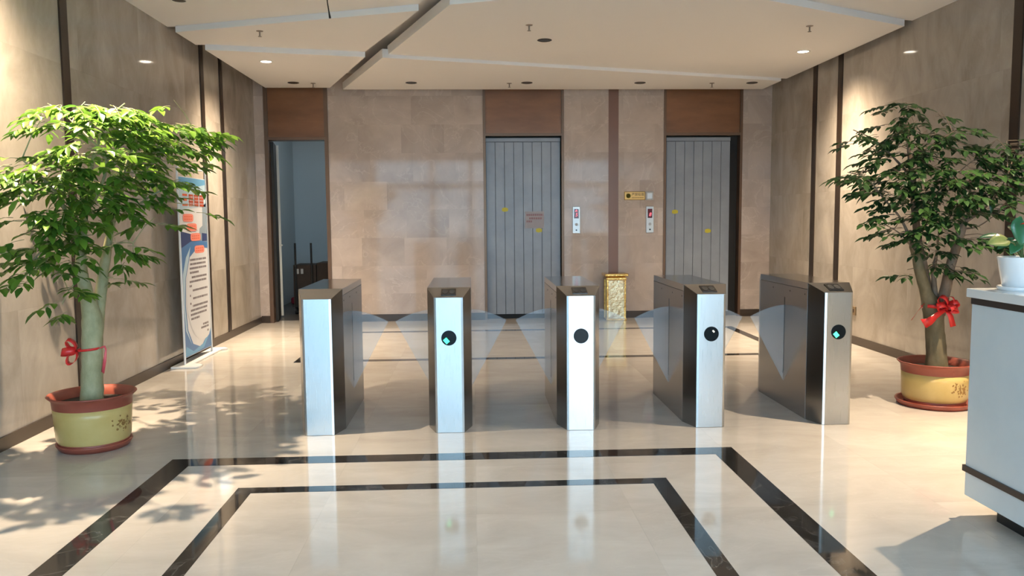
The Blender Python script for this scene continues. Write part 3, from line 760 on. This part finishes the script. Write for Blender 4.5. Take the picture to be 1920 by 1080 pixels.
# ================================================================ POTTED TREES
def tree_pot(t, r, rb, h, seed, motif_angles, saucer_r):
    MB().lathe([(0.0, 0.012), (saucer_r - 0.03, 0.012), (saucer_r - 0.018, 0.040), (saucer_r, 0.044), (saucer_r + 0.002, 0.036), (saucer_r - 0.02, 0.0), (0.0, 0.0)], (0, 0, 0), 48).build('saucer', M['terra'], t)
    # body: foot ring, glazed belly, red shoulder and lip
    MB().lathe([(0.0, 0.014), (rb - 0.012, 0.014), (rb - 0.004, 0.055), (rb - 0.03, 0.06)], (0, 0, 0), 48).build('pot_foot', M['terra'], t)
    belly = MB().lathe([(rb - 0.004, 0.052), (rb + 0.006, 0.075), (r - 0.032, h - 0.135), (r - 0.028, h - 0.082), (r - 0.05, h - 0.08)], (0, 0, 0), 48).build('pot_belly', M['yellow_pot'], t)
    MB().lathe([(r - 0.029, h - 0.086), (r - 0.024, h - 0.03), (r - 0.002, h - 0.008), (r + 0.004, h - 0.002), (r, h + 0.004), (r - 0.012, h), (r - 0.036, h - 0.05), (r - 0.045, h - 0.11)], (0, 0, 0), 48).build('pot_rim', M['terra'], t)
    rng = random.Random(seed)
    for a0 in motif_angles:
        mb = MB()
        for k in range(46):
            da = rng.gauss(0, 0.17); z = 0.165 + rng.gauss(0, 0.024)
            da = max(-0.36, min(0.36, da)); z = max(0.10, min(0.225, z))
            rr = rb + 0.006 + (r - 0.032 - rb - 0.006) * (z - 0.075) / (h - 0.135 - 0.075) + 0.0012
            sz = rng.uniform(0.005, 0.013); pts = []
            n = 6
            for j in range(n):
                q = 2 * PI * j / n + rng.uniform(-0.3, 0.3); s = sz * rng.uniform(0.5, 1.1)
                aa = a0 + da + s * math.cos(q) / rr; zz = z + s * math.sin(q)
                rz = rb + 0.006 + (r - 0.032 - rb - 0.006) * (zz - 0.075) / (h - 0.135 - 0.075) + 0.0012
                pts.append((rz * math.cos(aa), rz * math.sin(aa), zz))
            mb.add(pts, [tuple(range(n))])
        mb.build('flower_motif', M['motif'], belly)
    MB().lathe([(0.0, h - 0.055), (r * 0.4, h - 0.05), (r - 0.040, h - 0.06), (r - 0.042, h - 0.10), (0.0, h - 0.10)], (0, 0, 0), 32).build('soil', M['soil'], t)

def smooth_path(pts, sub=3):
    """Catmull-Rom through (x, y, z, r)"""
    out = []
    n = len(pts)
    for i in range(n - 1):
        p0 = pts[max(i - 1, 0)]; p1 = pts[i]; p2 = pts[i + 1]; p3 = pts[min(i + 2, n - 1)]
        for k in range(sub):
            t = k / sub
            out.append(tuple(0.5 * (2 * b + (c - a) * t + (2 * a - 5 * b + 4 * c - d) * t * t + (3 * b - a - 3 * c + d) * t ** 3) for a, b, c, d in zip(p0, p1, p2, p3)))
    out.append(tuple(pts[-1]))
    return out

def leaflet(mb, base, d, up, L, W, droop):
    """one pointed leaflet: folded along the midrib and curving down to its tip"""
    d = d.normalized(); s = d.cross(up)
    if s.length < 1e-4: s = d.cross(Vector((1, 0, 0.2)))
    s.normalize(); n = s.cross(d).normalized()
    def mid(t): return base + d * (L * t) - n * (droop * L * t * t)
    rows = [(0.0, 0.02), (0.28, 0.82), (0.55, 1.0), (0.8, 0.55), (1.0, 0.0)]
    vs = []
    for t, w in rows[:-1]:
        c = mid(t); h = n * (0.18 * W * w)
        vs += [c - s * (W * w * 0.5) + h, c, c + s * (W * w * 0.5) + h]
    vs.append(mid(1.0))
    fs = []
    for i in range(3):
        a = 3 * i
        fs += [(a, a + 1, a + 4, a + 3), (a + 1, a + 2, a + 5, a + 4)]
    fs += [(9, 10, 12), (10, 11, 12)]
    mb.add(vs, fs, True)

def make_tree(t, base, stems, clusters, seed, axis_xy, bark_lo, bark_hi, leafm, n_trunk, L, W, dens, wall_x=None, wall_side=0, desk=None):
    rng = random.Random(seed)
    loc = lambda p: (p[0] - base[0], p[1] - base[1], p[2] - base[2])
    trunk = None
    for i, s in enumerate(stems):
        sp = smooth_path([(*loc(p), p[3]) for p in s], 4)
        mb = MB().tube([p[:3] for p in sp], [max(p[3], 0.0015) for p in sp], 14 if i < n_trunk else 8, True, 0.05 if i < n_trunk else 0.0, rng)
        if i == 0:
            trunk = mb.build('trunk', bark_lo, t)
        elif i < n_trunk:
            mb.build('limb', bark_hi, t)
        else:
            mb.build('branch', bark_hi, t)
    nodes = [Vector(loc(p)) for s in stems for p in smooth_path(s, 3) if p[2] > 0.75]
    fol = MB(); tw = MB()
    ax = Vector((axis_xy[0] - base[0], axis_xy[1] - base[1], 0))
    ok = lambda p: not (wall_x is not None and (p.x + base[0] - wall_x) * wall_side > -0.02) and not (desk and p.x + base[0] > desk[0] and p.y + base[1] < desk[1] and p.z < desk[2])
    for (x, y, z, rx, rz, n) in clusters:
        c = Vector(loc((x, y, z)))
        # a twig from the nearest wood to this tuft
        q = min(nodes, key=lambda p: (p - c).length + max(0, p.z - c.z) * 2)
        if (q - c).length > 0.06:
            m1 = q.lerp(c, 0.5) + Vector((0, 0, 0.02))
            tw.tube([q, m1, c], [0.0045, 0.0035, 0.002], 5)
        out = Vector((c.x - ax.x, c.y - ax.y, 0))
        out = out.normalized() if out.length > 1e-3 else Vector((0, -1, 0))
        for k in range(max(1, int(n * dens))):
            a = rng.uniform(0, 2 * PI); rr = math.sqrt(rng.random())
            ry = max(0.10, rx * 0.8)
            p = c + Vector((rr * rx * math.cos(a), rr * ry * math.sin(a), 0))
            p.z += rng.uniform(-1, 1) * rz * (1 - 0.5 * rr) - 0.05 * rr
            d = (Vector((p.x - c.x, p.y - c.y, 0)) * 1.6 / max(rx, 0.05) + out * 0.9 + Vector((rng.uniform(-.6, .6), rng.uniform(-.6, .6), 0)))
            d.z = rng.uniform(-0.35, 0.15); d.normalize()
            ln = rng.uniform(0.07, 0.14); m = rng.choice((2, 3, 3))
            e = p + d * ln - Vector((0, 0, ln * 0.25))
            if not (ok(p) and ok(e) and ok(e + d * L)): continue
            tw.tube([p - d * 0.05, p, e], [0.0022, 0.0018, 0.001], 4)
            up = Vector((rng.uniform(-.35, .35), rng.uniform(-.35, .35), 1))
            side = d.cross(Vector((0, 0, 1))).normalized()
            for j in range(m):
                b = p.lerp(e, (j + 0.5) / m)
                for s in (-1, 1):
                    dd = d * rng.uniform(0.35, 0.9) + side * s * rng.uniform(0.6, 1.0); dd.z -= rng.uniform(0.0, 0.5)
                    leaflet(fol, b, dd, up, L * rng.uniform(0.7, 1.15), W * rng.uniform(0.8, 1.15), rng.uniform(0.05, 0.35))
            leaflet(fol, e, d + Vector((0, 0, -rng.uniform(0.05, 0.4))), up, L * rng.uniform(0.9, 1.3), W, rng.uniform(0.05, 0.3))
    tw.build('twigs', bark_hi, t)
    fol.build('foliage', leafm, t)
    return trunk

B = (-2.557, 5.45, 0.0)
lt = thing('potted_tree', 'tall bright green potted tree by the left wall in a yellow and red pot', 'potted tree', B, 'potted trees flanking the turnstiles')
tree_pot(lt, 0.270, 0.222, 0.362, 5, (-0.30, -2.85), 0.232)
make_tree(lt, B, LT_STEMS, LT_CLUST, 11, (-2.56, 5.45), M['bark_pale'], M['bark_pale'], M['leaf_light'], 2, 0.094, 0.041, 0.66, XL, -1)
# ribbon: a band round the trunk, a small knot on the left and a hanging tail on the right
rb_ = thing('red_ribbon', 'thin red ribbon tied round the left tree trunk with a long tail', 'ribbon', (-2.555, 5.45, 0.66))
bd = MB()
L_, R_ = [], []
for k in range(33):
    a = 2 * PI * k / 32
    L_.append((0.075 * math.cos(a), 0.075 * math.sin(a), -0.008 + 0.006 * math.cos(a))); R_.append((0.077 * math.cos(a), 0.077 * math.sin(a), 0.008 + 0.006 * math.cos(a)))
bd.strip(L_, R_).build('band', M['ribbon'], rb_)
def bow_loop(mb, c, d, w, L, sag=0.0):
    """one loop of a bow leaving c along d"""
    c = Vector(c); d = Vector(d).normalized(); wv = Vector(w)
    s = d.cross(wv).normalized()
    l, r = [], []
    for k in range(13):
        a = 2 * PI * k / 12
        p = c + d * (L * 0.5 * (1 - math.cos(a))) + s * (L * 0.30 * math.sin(a)) - Vector((0, 0, sag * (1 - math.cos(a))))
        l.append(p - wv * 0.5); r.append(p + wv * 0.5)
    mb.strip(l, r)
bw = MB()
bow_loop(bw, (-0.075, -0.04, 0.0), (-0.5, -0.3, 0.9), (0.0, 0.035, 0.015), 0.085)
bow_loop(bw, (-0.075, -0.04, -0.005), (-0.9, -0.3, -0.1), (0.0, 0.02, 0.045), 0.085)
bow_loop(bw, (-0.075, -0.04, -0.01), (-0.35, -0.4, -0.9), (0.0, 0.045, 0.01), 0.09)
bw.build('bow', M['ribbon'], rb_)
tl = MB()
tl.strip([(0.072, -0.03, 0.0), (0.105, -0.03, 0.012), (0.112, -0.032, -0.005), (0.098, -0.035, -0.07), (0.082, -0.035, -0.15)],
         [(0.078, -0.03, 0.012), (0.112, -0.028, 0.024), (0.122, -0.030, -0.002), (0.116, -0.032, -0.08), (0.098, -0.032, -0.165)])
tl.build('tail', M['ribbon_pink'], rb_)

B = (3.65, 6.15, 0.0)
rt = thing('potted_tree', 'darker green multi-stemmed potted tree by the right wall behind the white desk', 'potted tree', B, 'potted trees flanking the turnstiles')
tree_pot(rt, 0.275, 0.232, 0.345, 8, (-1.22, 2.2), 0.285)
make_tree(rt, B, RT_STEMS, RT_CLUST, 23, (3.6, 6.15), M['bark_olive'], M['bark_brown'], M['leaf_dark'], 4, 0.080, 0.038, 0.75, XR, 1)
rr_ = thing('red_ribbon', 'large red ribbon bow tied on the right tree where the stems fork', 'ribbon', (3.62, 6.15, 0.78))
bd = MB(); L_, R_ = [], []
for k in range(33):
    a = 2 * PI * k / 32
    L_.append((0.086 * math.cos(a), 0.086 * math.sin(a), -0.012 + 0.03 * math.sin(a * 2) * 0.3)); R_.append((0.092 * math.cos(a), 0.092 * math.sin(a), 0.014 + 0.03 * math.sin(a * 2) * 0.3))
bd.strip(L_, R_).build('band', M['ribbon'], rr_)
bw = MB(); k0 = (0.035, -0.10, 0.0)
for d, w, L in (((-0.5, -0.25, 0.9), (0.035, 0.03, 0.02), 0.11), ((0.3, -0.4, 0.9), (0.03, 0.03, 0.0), 0.10), ((0.8, -0.4, 0.45), (0.0, 0.035, 0.03), 0.10),
                ((0.9, -0.3, -0.15), (0.0, 0.03, 0.04), 0.09), ((0.1, -0.9, 0.1), (0.04, 0.0, 0.02), 0.09), ((-0.8, -0.4, 0.2), (0.0, 0.03, 0.04), 0.10)):
    bow_loop(bw, k0, d, w, L)
bw.build('bow', M['ribbon'], rr_)
tl = MB()
tl.strip([(0.02, -0.105, 0.0), (-0.05, -0.115, -0.035), (-0.12, -0.11, -0.08), (-0.165, -0.105, -0.085)], [(0.03, -0.108, -0.03), (-0.035, -0.118, -0.075), (-0.075, -0.114, -0.125), (-0.12, -0.11, -0.155)])
tl.strip([(0.02, -0.105, -0.01), (0.05, -0.115, -0.07), (0.072, -0.11, -0.15)], [(0.055, -0.105, -0.01), (0.09, -0.112, -0.06), (0.118, -0.108, -0.14)])
tl.strip([(-0.09, -0.03, 0.03), (-0.15, -0.04, -0.03), (-0.205, -0.045, -0.10)], [(-0.085, -0.028, 0.042), (-0.143, -0.038, -0.020), (-0.195, -0.043, -0.092)])
tl.build('tail', M['ribbon'], rr_)

# ================================================================ BANNER STAND
X0 = -2.985
bn = thing('banner_stand', 'tall white standing banner with blue print and orange heading by the left wall', 'banner', (X0, 8.83, 0))
bz = MB()
bz.prism([(-0.105, -0.56), (0.15, -0.56), (0.17, -0.52), (0.17, -0.40), (0.05, -0.33), (0.05, 0.60), (0.11, 0.66), (0.06, 0.72), (-0.10, 0.72)], 2, 0.0, 0.022)
bz.build('base_plate', M['white_paint'], bn, bevel=0.006)
for s, y in ((-1, -0.435), (1, 0.425)):
    MB().tube([(0.0, y, 0.02), (0.0, y, 2.05)], 0.011, 12).build('pole', M['white_paint'], bn)
MB().tube([(0.0, -0.435, 2.05), (0.0, 0.425, 2.05)], 0.009, 10).build('top_bar', M['white_paint'], bn)
u0, u1 = -0.418, 0.408
pan = MB().box(-0.004, 0.0, u0, u1, 0.085, 1.962).build('banner_sheet', M['banner_white'], bn)
def pr(name, m, pts, lvl):
    """a printed area: polygon in (u 0..1 across, z)"""
    P = [(u0 + u * (u1 - u0), z) for u, z in pts]
    return MB().prism(P, 0, 0.0004 * lvl, 0.0004 * lvl + 0.0003).build(name, m, pan)
def arc(cx, cz, rx, rz, a0, a1, n=18):
    return [(cx + rx * math.cos(math.radians(a0 + (a1 - a0) * k / n)), cz + rz * math.sin(math.radians(a0 + (a1 - a0) * k / n))) for k in range(n + 1)]
pr('printed_sky', M['banner_pale'], [(0, 1.62), (1, 1.66), (1, 1.955), (0, 1.955)], 1)
pr('printed_sky', M['banner_sky'], [(0, 1.84), (0.3, 1.83), (0.65, 1.87), (1, 1.90), (1, 1.955), (0, 1.955)], 2)
pr('printed_building', M['banner_grey'], [(0.66, 1.26), (1, 1.26), (1, 1.70), (0.86, 1.66), (0.84, 1.45), (0.72, 1.42)], 1)
pr('printed_building', M['banner_navy'], [(0.80, 1.28), (1.0, 1.28), (1.0, 1.36), (0.80, 1.37)], 2)
pr('printed_swirl', M['banner_navy'], [(0, 1.40), (0.42, 1.36), (0.62, 1.30), (0.35, 1.24), (0.12, 1.05), (0, 0.90)], 1)
pr('printed_swirl', M['banner_blue'], [(0, 1.22), (0.45, 1.30), (1, 1.27), (1, 1.20), (0.62, 1.22), (0.30, 1.12), (0.13, 0.90), (0.09, 0.62), (0.14, 0.36), (0.30, 0.20), (0.6, 0.13), (1, 0.30), (1, 0.09), (0, 0.09)], 2)
pr('printed_swirl', M['banner_pale'], [(0.03, 0.95), (0.16, 1.12), (0.34, 1.23), (0.28, 1.13), (0.11, 0.90), (0.06, 0.62), (0.11, 0.36), (0.25, 0.20), (0.06, 0.36), (0.02, 0.6)], 3)
pr('printed_swirl', M['banner_sky'], [(0.05, 0.20), (0.3, 0.12), (0.7, 0.16), (1, 0.34), (1, 0.27), (0.7, 0.11), (0.3, 0.09), (0.0, 0.10)], 3)
pr('printed_field', M['banner_white'], arc(0.72, 0.70, 0.60, 0.50, 70, 290, 26) + [(1.0, 0.30), (1.0, 1.16)], 4)
# heading: four big characters, the first reads "three"
hd = MB(); rng = random.Random(9)
def hbox(ua, ub, za, zb): hd.box(0.0020, 0.0024, u0 + ua * (u1 - u0), u0 + ub * (u1 - u0), za, zb)
for za, ua, ub in ((1.762, 0.13, 0.30), (1.712, 0.15, 0.28), (1.660, 0.12, 0.31)): hbox(ua, ub, za, za + 0.022)
for k in range(3):
    a = 0.345 + k * 0.20
    for q in range(4): hbox(a + rng.uniform(0, .01), a + 0.17, 1.662 + q * 0.034, 1.662 + q * 0.034 + 0.018)
    for q in range(3): hbox(a + 0.02 + q * 0.06, a + 0.045 + q * 0.06, 1.655, 1.785)
hd.build('printed_heading', M['banner_orange'], pan)
for uc, zc in ((0.30, 1.535), (0.42, 1.435), (0.55, 1.330), (0.68, 1.195)):
    w = 0.19; h = 0.042
    pts = [(u0 + (uc + w * math.copysign(abs(math.cos(k * PI / 10)) ** 0.4, math.cos(k * PI / 10))) * (u1 - u0), zc + h * math.copysign(abs(math.sin(k * PI / 10)) ** 0.5, math.sin(k * PI / 10))) for k in range(20)]
    bg = MB().prism(pts, 0, 0.0024, 0.0028).build('printed_badge', M['banner_pink'], pan)
    tx = MB()
    for k in range(4):
        a = uc - 0.14 + k * 0.075
        for q in range(2): tx.box(0.0028, 0.0031, u0 + a * (u1 - u0), u0 + (a + 0.055) * (u1 - u0), zc - 0.02 + q * 0.026, zc - 0.008 + q * 0.026)
    tx.build('badge_lettering', M['banner_orange'], bg)
rng = random.Random(21)
for z, a, b in ((1.09, .30, .92), (1.045, .30, .90), (1.0, .28, .92), (0.955, .28, .62), (0.905, .34, .92), (0.86, .26, .90), (0.815, .25, .34), (0.765, .36, .93), (0.68, .36, .92), (0.715, .25, .29), (0.63, .25, .29), (0.60, .34, .92), (0.555, .26, .90), (0.51, .25, .86), (0.465, .26, .58), (0.37, .70, .92), (0.335, .62, .92), (0.285, .86, .92)):
    u = a; tx = MB()
    while u < b:
        w = rng.uniform(0.022, 0.045)
        tx.box(0.0020, 0.0023, u0 + u * (u1 - u0), u0 + min(u + w, b) * (u1 - u0), z - 0.011, z + 0.011); u += w + rng.choice((0.006, 0.006, 0.012))
    tx.build('text_line', M['banner_ink'], pan)

# ================================================================ RECEPTION DESK
XD, YD, XE, YN = 2.448, 3.833, 3.35, -0.4
ds = thing('reception_desk', 'white stone reception desk with dark bands at the right edge', 'desk', ((XD + XE) / 2, (YD + YN) / 2, 0))
cx, cy = (XD + XE) / 2, (YD + YN) / 2
def dbox(b, x0, x1, y0, y1, z0, z1): return b.box(x0 - cx, x1 - cx, y0 - cy, y1 - cy, z0, z1)
dbox(MB(), XD, XE, YN, YD, 0.10, 1.066).build('body', M['white_panel'], ds, bevel=0.003)
dbox(MB(), XD - 0.003, XE + 0.003, YN - 0.003, YD + 0.003, 1.062, 1.096).build('upper_band', M['desk_band'], ds)
dbox(MB(), XD - 0.016, XE + 0.016, YN - 0.016, YD + 0.024, 1.094, 1.138).build('top_slab', M['white_slab'], ds, bevel=0.004)
dbox(MB(), XD - 0.010, XE + 0.010, YN - 0.010, YD + 0.010, 0.222, 0.252).build('lower_band', M['desk_band'], ds)
dbox(MB(), XD + 0.10, XE - 0.10, YN + 0.10, YD - 0.11, 0.0, 0.102).build('toe_kick', M['kick'], ds)

# potted anthurium on the desk
B = (2.612, 3.715, 1.138)
an = thing('potted_anthurium', 'small plant with heart leaf and red flower in a white pot on the desk', 'potted plant', B)
MB().lathe([(0, 0.0), (0.098, 0.0), (0.104, 0.016), (0.100, 0.020), (0.088, 0.010), (0, 0.010)], (0, 0, 0), 40).build('saucer', M['white_pot'], an)
MB().lathe([(0, 0.011), (0.074, 0.011), (0.082, 0.022), (0.106, 0.152), (0.108, 0.158), (0.104, 0.160), (0.100, 0.150), (0.096, 0.12)], (0, 0, 0), 48).build('pot', M['white_pot'], an)
MB().lathe([(0, 0.150), (0.099, 0.148), (0.097, 0.120), (0, 0.12)], (0, 0, 0), 32).build('soil', M['soil'], an)
def heart(name, m, stem_top, d, n, L, W, parent, cup=0.12):
    """heart-shaped blade hung from stem_top, tip along d, face along n"""
    d = Vector(d).normalized(); n = Vector(n).normalized(); s = d.cross(n).normalized(); n = s.cross(d)
    prof = [(-0.22, 0.30), (-0.12, 0.62), (0.05, 0.92), (0.22, 1.0), (0.42, 0.90), (0.62, 0.66), (0.82, 0.34), (1.0, 0.0)]
    st = Vector(stem_top); vs = []; fs = []
    for t, w in prof[:-1]:
        c0 = st + d * (L * max(t, -0.02)) - n * (cup * L * t * t)
        cs = st + d * (L * t) - n * (cup * L * t * t)
        for q in (-1, -0.5, 0, 0.5, 1):
            base = cs if abs(q) > 0.2 else c0
            vs.append(base + s * (0.5 * W * w * q) + n * (0.10 * W * abs(q) ** 1.5 * w))
    vs.append(st + d * L - n * (cup * L))
    for i in range(len(prof) - 2):
        for j in range(4): fs.append((5 * i + j, 5 * i + j + 1, 5 * i + j + 6, 5 * i + j + 5))
    o = 5 * (len(prof) - 2); e = len(vs) - 1
    for j in range(4): fs.append((o + j, o + j + 1, e))
    ob = MB().add(vs, fs, True).build(name, m, parent)
    so = ob.modifiers.new('thick', 'SOLIDIFY'); so.thickness = 0.0015
    return ob
def stalk(tip, r=0.0035, root=(0, 0, 0.148)):
    m1 = Vector(root).lerp(Vector(tip), 0.5) + Vector((0, 0, 0.03))
    MB().tube([root, m1, tip], [r, r * 0.9, r * 0.7], 8).build('stalk', M['stem_green'], an)
for tip, d, n, L, W, mm in (((-0.042, -0.055, 0.325), (-0.12, -0.18, -1.0), (-0.1, -1, 0.2), 0.115, 0.125, 'anth_leaf'),
                           ((-0.125, -0.05, 0.240), (-1.0, -0.2, -0.10), (-0.1, -0.85, 0.75), 0.095, 0.075, 'anth_yellow'),
                           ((-0.10, 0.03, 0.255), (-1.0, 0.2, 0.06), (0, -0.3, 1), 0.09, 0.075, 'anth_leaf'),
                           ((-0.04, -0.02, 0.225), (-0.7, -0.3, -0.7), (-0.4, -0.8, 0.5), 0.07, 0.06, 'anth_leaf'),
                           ((-0.03, 0.04, 0.235), (-0.8, 0.3, -0.5), (-0.3, -0.6, 0.7), 0.075, 0.05, 'anth_leaf'),
                           ((0.09, 0.0, 0.28), (1.0, -0.3, -0.3), (0, -0.4, 1), 0.13, 0.12, 'anth_leaf'),
                           ((0.04, 0.07, 0.30), (0.4, 1.0, -0.2), (0, 0, 1), 0.12, 0.11, 'anth_leaf'),
                           ((0.02, -0.05, 0.175), (0.8, -0.9, -0.05), (0, -0.3, 1), 0.07, 0.05, 'anth_yellow')):
    heart('leaf', M[mm], tip, d, n, L, W, an); stalk(tip)
fl = heart('flower', M['anth_red'], (-0.075, -0.115, 0.318), (0.75, -0.6, 0.15), (0.0, 0.0, 1.0), 0.085, 0.075, an, 0.2)
stalk((-0.075, -0.115, 0.318), 0.0025, (0.01, -0.02, 0.148))
MB().tube([(-0.070, -0.118, 0.320), (-0.062, -0.130, 0.335), (-0.055, -0.135, 0.355)], [0.005, 0.0055, 0.003], 10).build('spadix', M['spadix'], fl)

# ================================================================ GOLD BIN
bi = thing('gold_bin', 'gold lobby waste bin standing against the brown wall strip', 'bin', (2.075, 11.72, 0))
MB().box(-0.128, 0.128, -0.118, 0.118, 0.02, 0.60).build('body', M['gold_pale'], bi, bevel=0.01)
for sx in (-1, 1):
    for sy in (-1, 1):
        x = sx * 0.128; y = sy * 0.118
        MB().box(x - 0.014, x + 0.014, y - 0.014, y + 0.014, 0.0, 0.605).build('corner_post', M['gold'], bi, bevel=0.004)
MB().box(-0.15, 0.15, -0.14, 0.14, 0.0, 0.03).build('plinth', M['gold'], bi, bevel=0.006)
MB().box(-0.150, 0.150, -0.140, 0.140, 0.595, 0.635).build('collar', M['gold'], bi, bevel=0.010)
MB().box(-0.172, 0.172, -0.160, 0.160, 0.648, 0.690).box(-0.135, 0.135, -0.125, 0.125, 0.63, 0.65).build('lid', M['gold'], bi, bevel=0.012)

# ================================================================ STORE ROOM BEHIND THE LEFT DOORWAY
tr = thing('hand_trolley', 'dark trolley with two upright rods carrying the cartons beyond the doorway', 'trolley', (-2.55, 13.2, 0))
MB().box(-0.34, 0.38, -0.25, 0.35, 0.12, 0.15).build('deck', M['dark'], tr)
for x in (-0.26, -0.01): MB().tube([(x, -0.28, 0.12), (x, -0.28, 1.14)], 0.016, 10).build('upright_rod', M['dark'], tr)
for x in (-0.28, 0.32):
    for y in (-0.18, 0.28): MB().lathe([(0.0, -0.02), (0.06, -0.02), (0.06, 0.02), (0.0, 0.02)], (x, y, 0.06), 20, False, 0).build('wheel', M['dark'], tr)
for x0, x1, z0, z1, lab in ((-2.86, -2.50, 0.15, 0.79, 'left dark carton on the trolley beyond the doorway, with two pale labels'),
                            (-2.49, -2.19, 0.15, 0.82, 'right dark carton on the trolley beyond the doorway')):
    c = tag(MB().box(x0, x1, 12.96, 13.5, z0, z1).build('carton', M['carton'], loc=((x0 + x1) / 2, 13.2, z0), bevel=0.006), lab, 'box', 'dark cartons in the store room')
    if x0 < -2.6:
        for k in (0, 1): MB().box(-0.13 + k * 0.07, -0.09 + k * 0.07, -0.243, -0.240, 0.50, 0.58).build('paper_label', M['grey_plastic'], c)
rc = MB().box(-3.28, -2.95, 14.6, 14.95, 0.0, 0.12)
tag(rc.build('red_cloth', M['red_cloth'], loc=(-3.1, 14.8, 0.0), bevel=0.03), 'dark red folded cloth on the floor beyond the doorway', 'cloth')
